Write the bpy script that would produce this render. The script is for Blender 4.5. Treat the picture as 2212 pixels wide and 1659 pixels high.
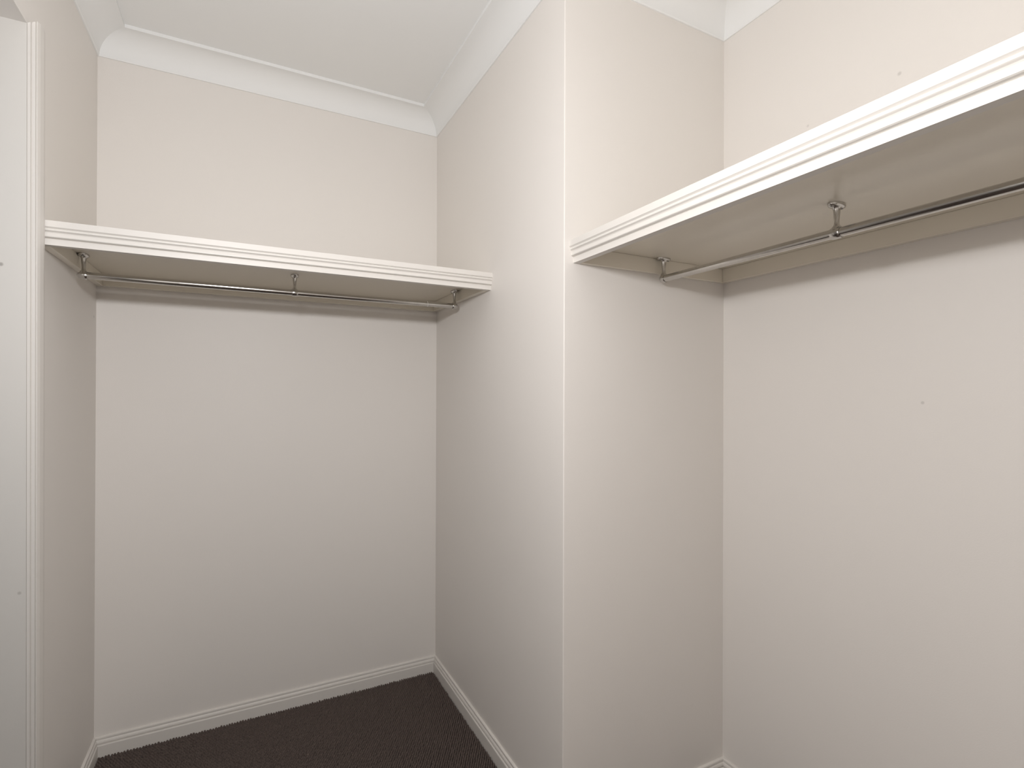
import bpy, bmesh, math, random
from mathutils import Vector, Matrix

# ------------------------------------------------------------------ clear
for o in list(bpy.data.objects):
    bpy.data.objects.remove(o, do_unlink=True)
scene = bpy.context.scene
COL = scene.collection

# ------------------------------------------------------------------ camera
W, H = 2212.0, 1659.0
F_PX, YAW, PITCH, ROLL, SHIFT_PX = 1118.8, 0.4788, 0.0028, 0.0031, 12.0
cam_data = bpy.data.cameras.new('camera')
cam_data.sensor_fit = 'HORIZONTAL'
cam_data.sensor_width = 36.0
cam_data.lens = 36.0 * F_PX / W
cam_data.shift_y = SHIFT_PX / W
cam_data.clip_start = 0.02
cam = bpy.data.objects.new('camera', cam_data)
COL.objects.link(cam)
cam.matrix_world = (Matrix.Translation((0, 0, 1.2)) @ Matrix.Rotation(-YAW, 4, 'Z')
                    @ Matrix.Rotation(math.pi / 2 + PITCH, 4, 'X') @ Matrix.Rotation(ROLL, 4, 'Z'))
scene.camera = cam

# ------------------------------------------------------------------ world, light, exposure
world = bpy.data.worlds.new('world')
scene.world = world
world.use_nodes = True
bg = world.node_tree.nodes['Background']
bg.inputs[0].default_value = (0.80, 0.86, 1.0, 1)
bg.inputs[1].default_value = 0.3

def lamp(name, kind, loc, energy, color=(1, 1, 1), **kw):
    d = bpy.data.lights.new(name, kind)
    d.energy = energy
    d.color = color
    for k, v in kw.items():
        setattr(d, k, v)
    o = bpy.data.objects.new(name, d)
    o.location = loc
    COL.objects.link(o)
    return o

# one hand-held flash with a diffuser cap: an all-round glow plus a stronger forward beam
FLASH = (-0.07, 0.43, 1.60)
FLASH_COL = (1.0, 1.0, 1.015)
lamp('flash_lamp', 'POINT', FLASH, 24.8, FLASH_COL, shadow_soft_size=0.05)
beam = lamp('flash_beam', 'SPOT', FLASH, 9.9, FLASH_COL, shadow_soft_size=0.05, spot_size=math.radians(170), spot_blend=1.0)
beam.rotation_euler = Vector((-0.3, 1.0, 0.0)).to_track_quat('-Z', 'Y').to_euler()

scene.view_settings.view_transform = 'Standard'
scene.view_settings.look = 'None'
scene.view_settings.exposure = 0.0
scene.view_settings.gamma = 1.0
scene.view_settings.use_curve_mapping = False

# ------------------------------------------------------------------ dimensions (metres)
XA, XB, XD = -0.4291, 0.7406, 1.3345        # left wall, partition face, right wall
YW, YC, YR = 2.1373, 1.1344, -0.75          # back wall, recess end wall, rear wall
ZC, ZCEIL = 2.2965, 2.377                   # cornice bottom, ceiling
ZB = 0.0611                                 # baseboard top
YJ, ZH = 1.514, 2.0127                      # doorway edge, doorway head
YJ0 = 0.66                                  # other side of the doorway
LEAN = 0.024
T = 0.11                                    # wall thickness
ZF = -0.012                                 # floor slab under the carpet pile
XH = XA - T - 1.15                          # far wall of the hall

# ------------------------------------------------------------------ materials
def new_mat(name):
    m = bpy.data.materials.new(name)
    m.use_nodes = True
    nt = m.node_tree
    return m, nt, nt.nodes['Principled BSDF']

def noise(nt, scale, detail=3.0, rough=0.55, coord=None):
    if coord is None:
        tc = nt.nodes.new('ShaderNodeTexCoord')
        coord = tc.outputs['Object']
    n = nt.nodes.new('ShaderNodeTexNoise')
    n.inputs['Scale'].default_value = scale
    n.inputs['Detail'].default_value = detail
    n.inputs['Roughness'].default_value = rough
    nt.links.new(coord, n.inputs['Vector'])
    return n

def bump(nt, bsdf, height, strength, dist):
    b = nt.nodes.new('ShaderNodeBump')
    b.inputs['Strength'].default_value = strength
    b.inputs['Distance'].default_value = dist
    nt.links.new(height, b.inputs['Height'])
    nt.links.new(b.outputs['Normal'], bsdf.inputs['Normal'])

def tint(nt, fac, c1, c2):
    r = nt.nodes.new('ShaderNodeMix')
    r.data_type = 'RGBA'
    r.inputs['A'].default_value = (*c1, 1)
    r.inputs['B'].default_value = (*c2, 1)
    nt.links.new(fac, r.inputs['Factor'])
    return r

def paint(name, col, rough, spec=0.5, var=0.03, orange=0.25, marks=()):
    m, nt, b = new_mat(name)
    tc = nt.nodes.new('ShaderNodeTexCoord')
    co = tc.outputs['Object']
    n1 = noise(nt, 2.3, 3, 0.5, co)
    c2 = tuple(c * (1 - var) for c in col)
    mx = tint(nt, n1.outputs['Fac'], col, c2)
    out = mx.outputs['Result']
    for (px, py, pz, r, dark) in marks:          # small scuffs and filled screw holes
        d = nt.nodes.new('ShaderNodeVectorMath')
        d.operation = 'DISTANCE'
        d.inputs[1].default_value = (px, py, pz)
        nt.links.new(co, d.inputs[0])
        mr = nt.nodes.new('ShaderNodeMapRange')
        mr.interpolation_type = 'SMOOTHSTEP'
        mr.inputs['From Min'].default_value = r
        mr.inputs['From Max'].default_value = r * 0.3
        mr.inputs['To Min'].default_value = 0.0
        mr.inputs['To Max'].default_value = dark
        nt.links.new(d.outputs['Value'], mr.inputs['Value'])
        k = nt.nodes.new('ShaderNodeMix')
        k.data_type = 'RGBA'
        k.inputs['B'].default_value = (0.22, 0.20, 0.18, 1)
        nt.links.new(mr.outputs['Result'], k.inputs['Factor'])
        nt.links.new(out, k.inputs['A'])
        out = k.outputs['Result']
    nt.links.new(out, b.inputs['Base Color'])
    b.inputs['Roughness'].default_value = rough
    b.inputs['Specular IOR Level'].default_value = spec
    if orange:
        n2 = noise(nt, 320, 2, 0.5, co)
        bump(nt, b, n2.outputs['Fac'], orange, 0.0006)
    return m

def chrome(name):
    m, nt, b = new_mat(name)
    n = noise(nt, 55, 5, 0.65)
    mx = tint(nt, n.outputs['Fac'], (0.66, 0.645, 0.62), (0.52, 0.505, 0.48))
    nt.links.new(mx.outputs['Result'], b.inputs['Base Color'])
    b.inputs['Metallic'].default_value = 1.0
    mr = nt.nodes.new('ShaderNodeMapRange')
    mr.inputs['To Min'].default_value = 0.10
    mr.inputs['To Max'].default_value = 0.24
    nt.links.new(n.outputs['Fac'], mr.inputs['Value'])
    nt.links.new(mr.outputs['Result'], b.inputs['Roughness'])
    return m

def carpet(name):
    m, nt, b = new_mat(name)
    n = noise(nt, 120, 3, 0.6)
    mx = tint(nt, n.outputs['Fac'], (0.18, 0.142, 0.124), (0.11, 0.086, 0.076))
    nt.links.new(mx.outputs['Result'], b.inputs['Base Color'])
    b.inputs['Roughness'].default_value = 0.95
    b.inputs['Specular IOR Level'].default_value = 0.15
    n2 = noise(nt, 900, 3, 0.7)
    bump(nt, b, n2.outputs['Fac'], 0.8, 0.002)
    return m

WALL_MARKS = [(XD, 0.6448, 1.9315, 0.006, 0.25), (XD, 0.8622, 1.9098, 0.005, 0.2),
              (XD, 0.5986, 1.1768, 0.005, 0.28), (XA, 2.109, 1.4363, 0.006, 0.4)]
M_WALL = paint('cream wall paint', (0.84, 0.80, 0.757), 0.5, 0.4, 0.025, 0.22, WALL_MARKS)
M_CEIL = paint('white ceiling paint', (0.90, 0.90, 0.89), 0.8, 0.3, 0.02, 0.15)
M_TRIM = paint('off white gloss trim', (0.775, 0.74, 0.695), 0.4, 0.35, 0.02, 0.0)
M_JAMB = paint('off white jamb paint', (0.72, 0.695, 0.655), 0.4, 0.5, 0.02, 0.1,
               [(XA - 0.0425, YJ + 0.0064, 1.4741, 0.006, 0.6), (XA - 0.0112, YJ + 0.015, 0.7466, 0.005, 0.35)])
M_SHELF = paint('cream shelf enamel', (0.87, 0.81, 0.70), 0.24, 0.6, 0.02, 0.08)
M_CHROME = chrome('worn chrome')
M_CARPET = carpet('charcoal brown carpet')
M_THREAD = paint('white thread', (0.85, 0.83, 0.8), 0.9, 0.2, 0.0, 0.0)
M_STEEL = paint('dark steel screw', (0.25, 0.24, 0.23), 0.35, 0.5, 0.05, 0.0)

# ------------------------------------------------------------------ helpers
def link(name, me, mat, parent=None, smooth=False):
    if mat is not None and not me.materials:
        me.materials.append(mat)
    if smooth:
        for p in me.polygons:
            p.use_smooth = True
    o = bpy.data.objects.new(name, me)
    COL.objects.link(o)
    if parent is not None:
        o.parent = parent
    return o

def mesh(name, verts, faces):
    me = bpy.data.meshes.new(name)
    me.from_pydata([tuple(v) for v in verts], [], faces)
    bm = bmesh.new()
    bm.from_mesh(me)
    bmesh.ops.recalc_face_normals(bm, faces=bm.faces)
    bm.to_mesh(me)
    bm.free()
    me.update()
    return me

def structure(o, label=None):
    o['kind'] = 'structure'
    if label:
        o['label'] = label
    return o

def box_mesh(name, x0, x1, y0, y1, z0, z1, bev=0.0):
    v = [(x, y, z) for x in (x0, x1) for y in (y0, y1) for z in (z0, z1)]
    f = [(0, 1, 3, 2), (4, 6, 7, 5), (0, 4, 5, 1), (2, 3, 7, 6), (0, 2, 6, 4), (1, 5, 7, 3)]
    me = mesh(name, v, f)
    if bev:
        bm = bmesh.new()
        bm.from_mesh(me)
        bmesh.ops.bevel(bm, geom=bm.edges[:], offset=bev, segments=1, affect='EDGES')
        bm.to_mesh(me)
        bm.free()
    return me

def prism(name, poly, z0, z1):
    """plan polygon [(x, y)] extruded upwards"""
    n = len(poly)
    v = [(x, y, z0) for x, y in poly] + [(x, y, z1) for x, y in poly]
    f = [tuple(range(n)), tuple(range(n, 2 * n))]
    f += [(i, (i + 1) % n, n + (i + 1) % n, n + i) for i in range(n)]
    return mesh(name, v, f)

def run(name, profile, p, q, nrm, ep=0, eq=0):
    """closed profile [(offset, z)] swept from p to q; nrm points into the room.
    ep / eq: +1 inside mitre, -1 outside mitre, 0 square cut"""
    p, q, nrm = Vector(p), Vector(q), Vector(nrm)
    d = (q - p).normalized()
    n = len(profile)
    v = []
    for base, sgn, e in ((p, 1, ep), (q, -1, eq)):
        for off, z in profile:
            w = base + nrm * off + d * (sgn * e * off)
            v.append((w.x, w.y, z))
    f = [tuple(range(n)), tuple(range(n, 2 * n))]
    f += [(i, (i + 1) % n, n + (i + 1) % n, n + i) for i in range(n)]
    return mesh(name, v, f)

def lathe(bm, prof, mat4, seg=28, cap=True):
    """prof [(radius, height)] turned round local z"""
    rings = []
    for r, h in prof:
        if r < 1e-6:
            rings.append([bm.verts.new(mat4 @ Vector((0, 0, h)))])
        else:
            rings.append([bm.verts.new(mat4 @ Vector((r * math.cos(2 * math.pi * i / seg),
                                                     r * math.sin(2 * math.pi * i / seg), h))) for i in range(seg)])
    for a, b in zip(rings, rings[1:]):
        for i in range(seg):
            j = (i + 1) % seg
            if len(a) == 1 and len(b) == 1:
                continue
            if len(a) == 1:
                bm.faces.new((a[0], b[i], b[j]))
            elif len(b) == 1:
                bm.faces.new((a[i], a[j], b[0]))
            else:
                bm.faces.new((a[i], a[j], b[j], b[i]))
    if cap:
        for ring in (rings[0], rings[-1]):
            if len(ring) > 1:
                bm.faces.new(ring)

def bm_mesh(name, bm, smooth_angle=None):
    bmesh.ops.recalc_face_normals(bm, faces=bm.faces)
    me = bpy.data.meshes.new(name)
    if smooth_angle is not None:
        for f in bm.faces:
            f.smooth = True
        for e in bm.edges:
            if len(e.link_faces) == 2 and e.calc_face_angle(0) > smooth_angle:
                e.smooth = False
    bm.to_mesh(me)
    bm.free()
    return me

def empty(name, loc):
    o = bpy.data.objects.new(name, None)
    o.location = loc
    o.empty_display_size = 0.1
    COL.objects.link(o)
    return o

def put(o, parent):
    """parent without moving: meshes are built in world coordinates"""
    o.parent = parent
    o.matrix_parent_inverse = Matrix.Translation(-Vector(parent.location))
    return o

def thing(name, loc, label, cat, group=None):
    o = empty(name, loc)
    o['label'] = label
    o['category'] = cat
    if group:
        o['group'] = group
    return o

# ------------------------------------------------------------------ room shell
floor = structure(link('floor', box_mesh('floor', XH - T, XD + T, YR - T, YW + T, ZF - 0.1, ZF), M_CARPET))
ceil = structure(link('ceiling', box_mesh('ceiling', XH - T, XD + T, YR - T, YW + T, ZCEIL, ZCEIL + 0.1), M_CEIL))
structure(link('wall_back', box_mesh('wall_back', XA, XB, YW, YW + T, ZF, ZCEIL), M_WALL))

# left wall: one slab with the doorway cut out (outline in y/z, pushed out in x)
JT = 0.014                                   # jamb lining thickness
yl = [(YR, ZF), (YJ0 - JT, ZF), (YJ0 - JT, ZH + JT), (YJ + JT, ZH + JT), (YJ + LEAN + JT, ZF), (YW + T, ZF), (YW + T, ZCEIL), (YR, ZCEIL)]
n = len(yl)
v = [(XA, y, z) for y, z in yl] + [(XA - T, y, z) for y, z in yl]
f = [tuple(range(n)), tuple(range(n, 2 * n))] + [(i, (i + 1) % n, n + (i + 1) % n, n + i) for i in range(n)]
structure(link('wall_left', mesh('wall_left', v, f), M_WALL))

# partition block between the two recesses: rounded outer corner, split on the mitre
R = 0.003
cx, cy = XB + R, YC + R
def arc(a0, a1, k=5):
    return [(cx + R * math.cos(math.radians(a0 + (a1 - a0) * i / k)), cy + R * math.sin(math.radians(a0 + (a1 - a0) * i / k))) for i in range(k + 1)]
side = [(XB, YW + T)] + arc(180, 225) + [(XB + T, YC + T), (XB + T, YW + T)]
front = arc(225, 270) + [(XD, YC), (XD, YC + T), (XB + T, YC + T)]
structure(link('wall_partition', prism('wall_partition', side, ZF, ZCEIL), M_WALL))
structure(link('wall_recess', prism('wall_recess', front, ZF, ZCEIL), M_WALL))
structure(link('wall_right', box_mesh('wall_right', XD, XD + T, YR, YC + T, ZF, ZCEIL), M_WALL))
structure(link('wall_rear', box_mesh('wall_rear', XA - T, XD + T, YR - T, YR, ZF, ZCEIL), M_WALL))
# hall beyond the doorway
structure(link('wall_hall', box_mesh('wall_hall', XH - T, XH, YR - T, YW + T, ZF, ZCEIL), M_WALL))
structure(link('wall_hall_far', box_mesh('wall_hall_far', XH, XA - T, YW, YW + T, ZF, ZCEIL), M_WALL))
structure(link('wall_hall_near', box_mesh('wall_hall_near', XH, XA - T, YR - T, YR, ZF, ZCEIL), M_WALL))

# ------------------------------------------------------------------ cornice
PC = 0.0861
cove = [(0.0, ZCEIL), (0.0, ZC), (0.004, ZC), (0.006, ZC + 0.004)]
a, b_ = PC - 0.010 - 0.006, 0.366 + 2.0 - (ZC + 0.004)
for i in range(1, 15):
    th = math.pi / 2 * i / 14
    cove.append((0.006 + a * (1 - math.cos(th)), ZC + 0.004 + b_ * math.sin(th)))
cove += [(PC, 2.366), (PC, ZCEIL)]
def cornice(name, p, q, nrm, ep, eq):
    me = run(name, cove, p, q, nrm, ep, eq)
    bm = bmesh.new(); bm.from_mesh(me)
    for fc in bm.faces:
        fc.smooth = len(fc.verts) == 4
    for e in bm.edges:
        if len(e.link_faces) == 2 and e.calc_face_angle(0) > 0.35:
            e.smooth = False
    bm.to_mesh(me); bm.free()
    return structure(link(name, me, M_CEIL))
cornice('trim_1', (XA, YR, 0), (XA, YW, 0), (1, 0, 0), 1, 1)['label'] = 'white cove cornice above the left wall and doorway'
cornice('trim_2', (XA, YW, 0), (XB, YW, 0), (0, -1, 0), 1, 1)['label'] = 'white cove cornice above the back wall'
cornice('trim_3', (XB, YW, 0), (XB, YC, 0), (-1, 0, 0), 1, -1)['label'] = 'white cove cornice along the partition wall'
cornice('trim_4', (XB, YC, 0), (XD, YC, 0), (0, -1, 0), -1, 1)['label'] = 'white cove cornice above the short recess wall'
cornice('trim_5', (XD, YC, 0), (XD, YR, 0), (-1, 0, 0), 1, 1)['label'] = 'white cove cornice above the right wall'
cornice('trim_6', (XD, YR, 0), (XA, YR, 0), (0, 1, 0), 1, 1)['label'] = 'white cove cornice above the rear wall'

# ------------------------------------------------------------------ baseboards
SK = [(0, ZF), (0, ZB), (0.0045, ZB), (0.0065, ZB - 0.0015), (0.0072, ZB - 0.0045), (0.0072, ZB - 0.0075), (0.0055, ZB - 0.0088),
      (0.0058, ZB - 0.0100), (0.0085, ZB - 0.0130), (0.0098, ZB - 0.0165), (0.0100, ZB - 0.0205), (0.0070, ZB - 0.0218), (0.0070, ZB - 0.0238),
      (0.0118, ZB - 0.0248), (0.0128, ZB - 0.0268), (0.0128, ZF)]
def base(name, p, q, nrm, ep, eq):
    return structure(link(name, run(name, SK, p, q, nrm, ep, eq), M_TRIM))
base('baseboard_left', (XA, YJ + LEAN + 0.046, 0), (XA, YW, 0), (1, 0, 0), 0, 1)
base('baseboard_back', (XA, YW, 0), (XB, YW, 0), (0, -1, 0), 1, 1)
base('baseboard_partition', (XB, YW, 0), (XB, YC, 0), (-1, 0, 0), 1, -1)
base('baseboard_recess', (XB, YC, 0), (XD, YC, 0), (0, -1, 0), -1, 1)
base('baseboard_right', (XD, YC, 0), (XD, YR, 0), (-1, 0, 0), 1, 1)
base('baseboard_rear', (XD, YR, 0), (XA, YR, 0), (0, 1, 0), 1, 1)
base('baseboard_left_near', (XA, YR, 0), (XA, YJ0 - 0.046, 0), (1, 0, 0), 1, 0)

# ------------------------------------------------------------------ doorway
door = structure(empty('door_1', (XA, (YJ + YJ0) / 2, ZF)), 'open doorway with off white jamb and narrow reeded edge moulding')
def slab(name, quad_bottom, quad_top, mat):
    v = list(quad_bottom) + list(quad_top)
    f = [(0, 1, 2, 3), (4, 5, 6, 7)] + [(i, (i + 1) % 4, 4 + (i + 1) % 4, 4 + i) for i in range(4)]
    return put(link(name, mesh(name, v, f), mat), door)
xo = XA - T - 0.004
slab('jamb', [(XA, YJ + LEAN, ZF), (xo, YJ + LEAN, ZF), (xo, YJ + LEAN + JT, ZF), (XA, YJ + LEAN + JT, ZF)],
     [(XA, YJ, ZH), (xo, YJ, ZH), (xo, YJ + JT, ZH), (XA, YJ + JT, ZH)], M_JAMB)
slab('jamb', [(XA, YJ0 - JT, ZF), (xo, YJ0 - JT, ZF), (xo, YJ0, ZF), (XA, YJ0, ZF)],
     [(XA, YJ0 - JT, ZH), (xo, YJ0 - JT, ZH), (xo, YJ0, ZH), (XA, YJ0, ZH)], M_JAMB)
slab('head_jamb', [(XA, YJ0 - JT, ZH), (xo, YJ0 - JT, ZH), (xo, YJ + JT, ZH), (XA, YJ + JT, ZH)],
     [(XA, YJ0 - JT, ZH + JT), (xo, YJ0 - JT, ZH + JT), (xo, YJ + JT, ZH + JT), (XA, YJ + JT, ZH + JT)], M_WALL)
# reeded moulding on the wall beside the opening: (out from the wall, back from the opening)
REED = [(0.0, 0.0015), (0.0010, 0.0), (0.0062, 0.0), (0.0074, 0.0042), (0.0086, 0.0042), (0.0094, 0.0008), (0.0145, 0.0008), (0.0153, 0.0040),
        (0.0163, 0.0040), (0.0170, 0.0006), (0.0180, 0.0006), (0.0186, 0.0025), (0.0205, 0.012), (0.0215, 0.030), (0.0200, 0.044), (0.0, 0.044)]
def moulding(y_at, sgn):
    v = []
    for z, extra in ((ZF, 0), (ZH, 1)):
        for o, bk in REED:
            v.append((XA + o, y_at(z) + sgn * bk, z + extra * (0.0008 + 0.5 * o)))
    n = len(REED)
    f = [tuple(range(n)), tuple(range(n, 2 * n))] + [(i, (i + 1) % n, n + (i + 1) % n, n + i) for i in range(n)]
    return put(link('edge_moulding', mesh('edge_moulding', v, f), M_TRIM), door)
moulding(lambda z: YJ + LEAN * (1 - (z - ZF) / (ZH - ZF)), 1)
moulding(lambda z: YJ0, -1)

# ------------------------------------------------------------------ wardrobe shelves
def fascia_profile(zt, zb, depth, setback):
    h = zt - zb
    k = h / 0.056
    pts = [(0.000, 0.0), (0.000, 15.0), (0.0016, 16.4), (0.0038, 18.4), (0.0031, 19.2), (0.0024, 20.4), (0.0024, 23.0), (0.0034, 24.0),
           (0.0062, 25.6), (0.0075, 27.6), (0.0073, 30.0), (0.0063, 33.0), (0.0054, 35.6), (0.0056, 37.6), (0.0076, 39.0), (0.0118, 39.8),
           (0.0136, 40.8), (setback, 41.8), (setback, 56.0)]
    out = [(depth - o, zt - m * k * 0.001) for o, m in pts]          # offsets measured from the wall
    back = depth - 0.019 - setback
    return [(back, zt)] + out + [(back, zb)]

# shelf along the back wall
Z1T, Z1B, ZU = 1.5955, 1.5405, 1.5793
D1 = YW - 1.5702
s1 = thing('wardrobe_shelf', ((XA + XB) / 2, YW, Z1B), 'cream shelf with moulded front edge across the back wall of the left recess', 'shelf', 'built-in wardrobe shelves')
SB = 0.0125
FT = 0.019 + SB
put(link('board', box_mesh('board', XA, XB, YW - D1 + FT, YW, ZU, Z1T), M_SHELF), s1)
put(link('fascia', run('fascia', fascia_profile(Z1T, Z1B, D1, SB), (XA, YW, 0), (XB, YW, 0), (0, -1, 0)), M_TRIM), s1)['label'] = 'off white moulded front edge strip with grooves'
CT = 0.019
put(link('cleat', box_mesh('cleat', XA, XB, YW - CT, YW, Z1B, ZU, 0.001), M_SHELF), s1)
put(link('cleat', box_mesh('cleat', XA, XA + CT, YW - D1 + FT, YW - CT, Z1B, ZU, 0.001), M_SHELF), s1)
put(link('cleat', box_mesh('cleat', XB - CT, XB, YW - D1 + FT, YW - CT, Z1B, ZU, 0.001), M_SHELF), s1)

# shelf along the right wall
Z2T, Z2B = 1.5947, 1.5370
X2 = 0.7564
D2 = XD - X2
s2 = thing('wardrobe_shelf', (XD, 0.3, Z2B), 'long cream shelf with moulded front edge along the right wall', 'shelf', 'built-in wardrobe shelves')
put(link('board', box_mesh('board', X2 + FT, XD, YR, YC, ZU, Z2T), M_SHELF), s2)
put(link('fascia', run('fascia', fascia_profile(Z2T, Z2B, D2, SB), (XD, YC, 0), (XD, YR, 0), (-1, 0, 0)), M_TRIM), s2)['label'] = 'off white moulded front edge strip with grooves'
put(link('cleat', box_mesh('cleat', XD - CT, XD, YR, YC, Z2B, ZU, 0.001), M_SHELF), s2)
put(link('cleat', box_mesh('cleat', X2 + FT, XD - CT, YC - 0.012, YC, Z2B, ZU, 0.001), M_SHELF), s2)
put(link('cleat', box_mesh('cleat', X2 + FT, XD - CT, YR, YR + CT, Z2B, ZU, 0.001), M_SHELF), s2)

# ------------------------------------------------------------------ clothes rails
RT = 0.0097                                  # tube radius
ZR = 1.5205                                  # rail axis
HB = ZU - ZR
def bracket_mesh(kind):
    """local: rail along x, stem up z, origin on the rail axis. kind: 'mid' or 'end' (closed towards -x)"""
    bm = bmesh.new()
    # oval flange, long across the rail
    prof = [(0.0, HB - 0.0075), (0.35, HB - 0.0075), (0.78, HB - 0.0072), (0.94, HB - 0.0060), (1.0, HB - 0.0040), (1.0, HB - 0.0002)]
    lathe(bm, prof, Matrix.Diagonal((0.0125, 0.0235, 1.0, 1.0)), 36)
    # tapered stem with flared ends
    stem = [(0.0100, RT * 0.55), (0.0088, RT + 0.0015), (0.0064, RT + 0.0045), (0.0050, RT + 0.0085), (0.0048, RT + 0.013), (0.0058, HB - 0.024),
            (0.0068, HB - 0.013), (0.0078, HB - 0.0095), (0.0094, HB - 0.0074), (0.0110, HB - 0.0064)]
    lathe(bm, stem, Matrix.Diagonal((0.92, 1.12, 1.0, 1.0)), 28)
    rx = Matrix.Rotation(math.pi / 2, 4, 'Y')          # local z -> x
    ro = RT + 0.0022
    if kind == 'mid':
        ring = [(RT + 0.0001, -0.0092), (ro - 0.0006, -0.0092), (ro, -0.0082), (ro, 0.0082), (ro - 0.0006, 0.0092), (RT + 0.0001, 0.0092)]
        lathe(bm, ring, rx, 36, cap=False)
    else:
        cup = [(RT + 0.0001, 0.0080), (ro - 0.0005, 0.0080), (ro, 0.0070), (ro, -0.0010), (ro * 0.93, -0.0050), (ro * 0.74, -0.0095), (ro * 0.45, -0.0132), (ro * 0.2, -0.0150), (0.0, -0.0155)]
        lathe(bm, cup, rx, 36, cap=False)
    return bm_mesh('bracket_' + kind, bm, 0.7)

def screw_mesh():
    bm = bmesh.new()
    lathe(bm, [(0.0, -0.0014), (0.0014, -0.0013), (0.0026, -0.0006), (0.0028, 0.0)], Matrix.Identity(4), 16)
    return bm_mesh('screw', bm, 0.6)

B_MID, B_END, SCREW = bracket_mesh('mid'), bracket_mesh('end'), screw_mesh()

def tube_mesh(length):
    bm = bmesh.new()
    lathe(bm, [(RT, 0.0), (RT, length)], Matrix.Rotation(math.pi / 2, 4, 'Y'), 40)
    return bm_mesh('tube', bm, 0.7)

def rail(origin, ang, length, stations, label):
    """origin: rail axis start; ang: heading of local +x"""
    r = thing('clothes_rail', origin, label, 'clothes rail', 'chrome hanging rails')
    r.rotation_euler = (0, 0, ang)
    link('tube', tube_mesh(length), M_CHROME, r)
    for s, kind, flip in stations:
        b = link('bracket', B_MID if kind == 'mid' else B_END, M_CHROME, r)
        b.location = (s, 0, 0)
        if flip:
            b.rotation_euler = (0, 0, math.pi)
        for sy in (-1, 1):
            sc = link('screw', SCREW, M_STEEL, b)
            sc.location = (0, sy * 0.0165, HB - 0.0071)
    return r

X1A, X1M, X1B, Y1 = -0.3976, 0.149, 0.7076, 1.8393
r1 = rail((X1A, Y1, ZR), 0.0, X1B - X1A, [(0, 'end', False), (X1M - X1A, 'mid', False), (X1B - X1A, 'end', True)],
          'chrome hanging rail under the left recess shelf, across the back wall')
# stray thread wound round the back rail near its right end
def thread(parent, x):
    bm = bmesh.new()
    seg, k, rr, rt = 30, 6, RT + 0.0004, 0.0006
    rings = []
    for i in range(seg):
        t = -2.4 + 3.6 * i / (seg - 1)
        c = Vector((x + 0.004 * (i / seg - 0.5), rr * math.sin(t), -rr * math.cos(t)))
        nr = Vector((0, math.sin(t), -math.cos(t)))
        rings.append([bm.verts.new(c + nr * rt * math.cos(2 * math.pi * j / k) + Vector((1, 0, 0)) * rt * math.sin(2 * math.pi * j / k)) for j in range(k)])
    for a_, c_ in zip(rings, rings[1:]):
        for j in range(k):
            bm.faces.new((a_[j], a_[(j + 1) % k], c_[(j + 1) % k], c_[j]))
    o = link('thread', bm_mesh('thread', bm, 1.0), M_THREAD, parent)
    o['label'] = 'short white thread around the tube'
thread(r1, 0.6019 - X1A)

X2R, Y2A, Y2M = 1.0607, 1.1085, 0.6247
LEN2 = Y2A - (YR + 0.036)
r2 = rail((X2R, Y2A, ZR), -math.pi / 2, LEN2, [(0, 'end', False), (Y2A - Y2M, 'mid', False), (2 * (Y2A - Y2M), 'mid', False), (3 * (Y2A - Y2M), 'mid', False), (LEN2, 'end', True)],
          'long chrome hanging rail under the right wall shelf')

# ------------------------------------------------------------------ carpet pile (loops in rows)
def pile():
    import numpy as np
    rng = random.Random(5)
    V, Fc = [], []
    seg = 6
    prof = [(1.0, 0.0), (0.93, 0.55), (0.55, 0.92), (0.0, 1.0)]
    sx, sy = 0.0085, 0.0072
    y = YC - 0.25
    row = 0
    while y < YW - 0.0105:
        x = XA + 0.0165 + (sx / 2 if row % 2 else 0)
        while x < XB - 0.0150 or (y < YC - 0.018 and x < XD - 0.016):
            px, py = x + rng.uniform(-0.0008, 0.0008), y + rng.uniform(-0.0008, 0.0008)
            rx_, ry_ = 0.0041 * rng.uniform(0.88, 1.08), 0.0035 * rng.uniform(0.88, 1.1)
            hh = 0.0125 * rng.uniform(0.82, 1.12)
            if rng.random() < 0.03:
                hh *= 1.12
            b0 = len(V)
            for r_, h_ in prof[:-1]:
                for i in range(seg):
                    t = 2 * math.pi * i / seg
                    V.append((px + rx_ * r_ * math.cos(t), py + ry_ * r_ * math.sin(t), ZF + hh * h_))
            V.append((px, py, ZF + hh))
            for k in range(2):
                for i in range(seg):
                    j = (i + 1) % seg
                    Fc.append((b0 + k * seg + i, b0 + k * seg + j, b0 + (k + 1) * seg + j, b0 + (k + 1) * seg + i))
            for i in range(seg):
                Fc.append((b0 + 2 * seg + i, b0 + 2 * seg + (i + 1) % seg, b0 + 3 * seg))
            x += sx
        y += sy
        row += 1
    # a loose tuft standing up against the back baseboard
    for (ax, ay, bx, by, bz, r_) in ((0.384, 2.1215, 0.391, 2.1205, 0.0085, 0.0022), (0.390, 2.1215, 0.397, 2.1200, 0.0130, 0.0016), (0.394, 2.1205, 0.396, 2.1195, 0.0095, 0.0018)):
        b0 = len(V)
        for i in range(5):
            t = 2 * math.pi * i / 5
            V.append((ax + r_ * math.cos(t), ay + r_ * math.sin(t), ZF))
        V.append((bx, by, bz))
        for i in range(5):
            Fc.append((b0 + i, b0 + (i + 1) % 5, b0 + 5))
    me = bpy.data.meshes.new('carpet_pile')
    me.from_pydata(V, [], Fc)
    me.polygons.foreach_set('use_smooth', [True] * len(me.polygons))
    o = link('carpet_pile', me, M_CARPET)
    o['kind'] = 'stuff'
    o['label'] = 'charcoal brown looped carpet pile covering the floor'
    o['category'] = 'carpet'
pile()
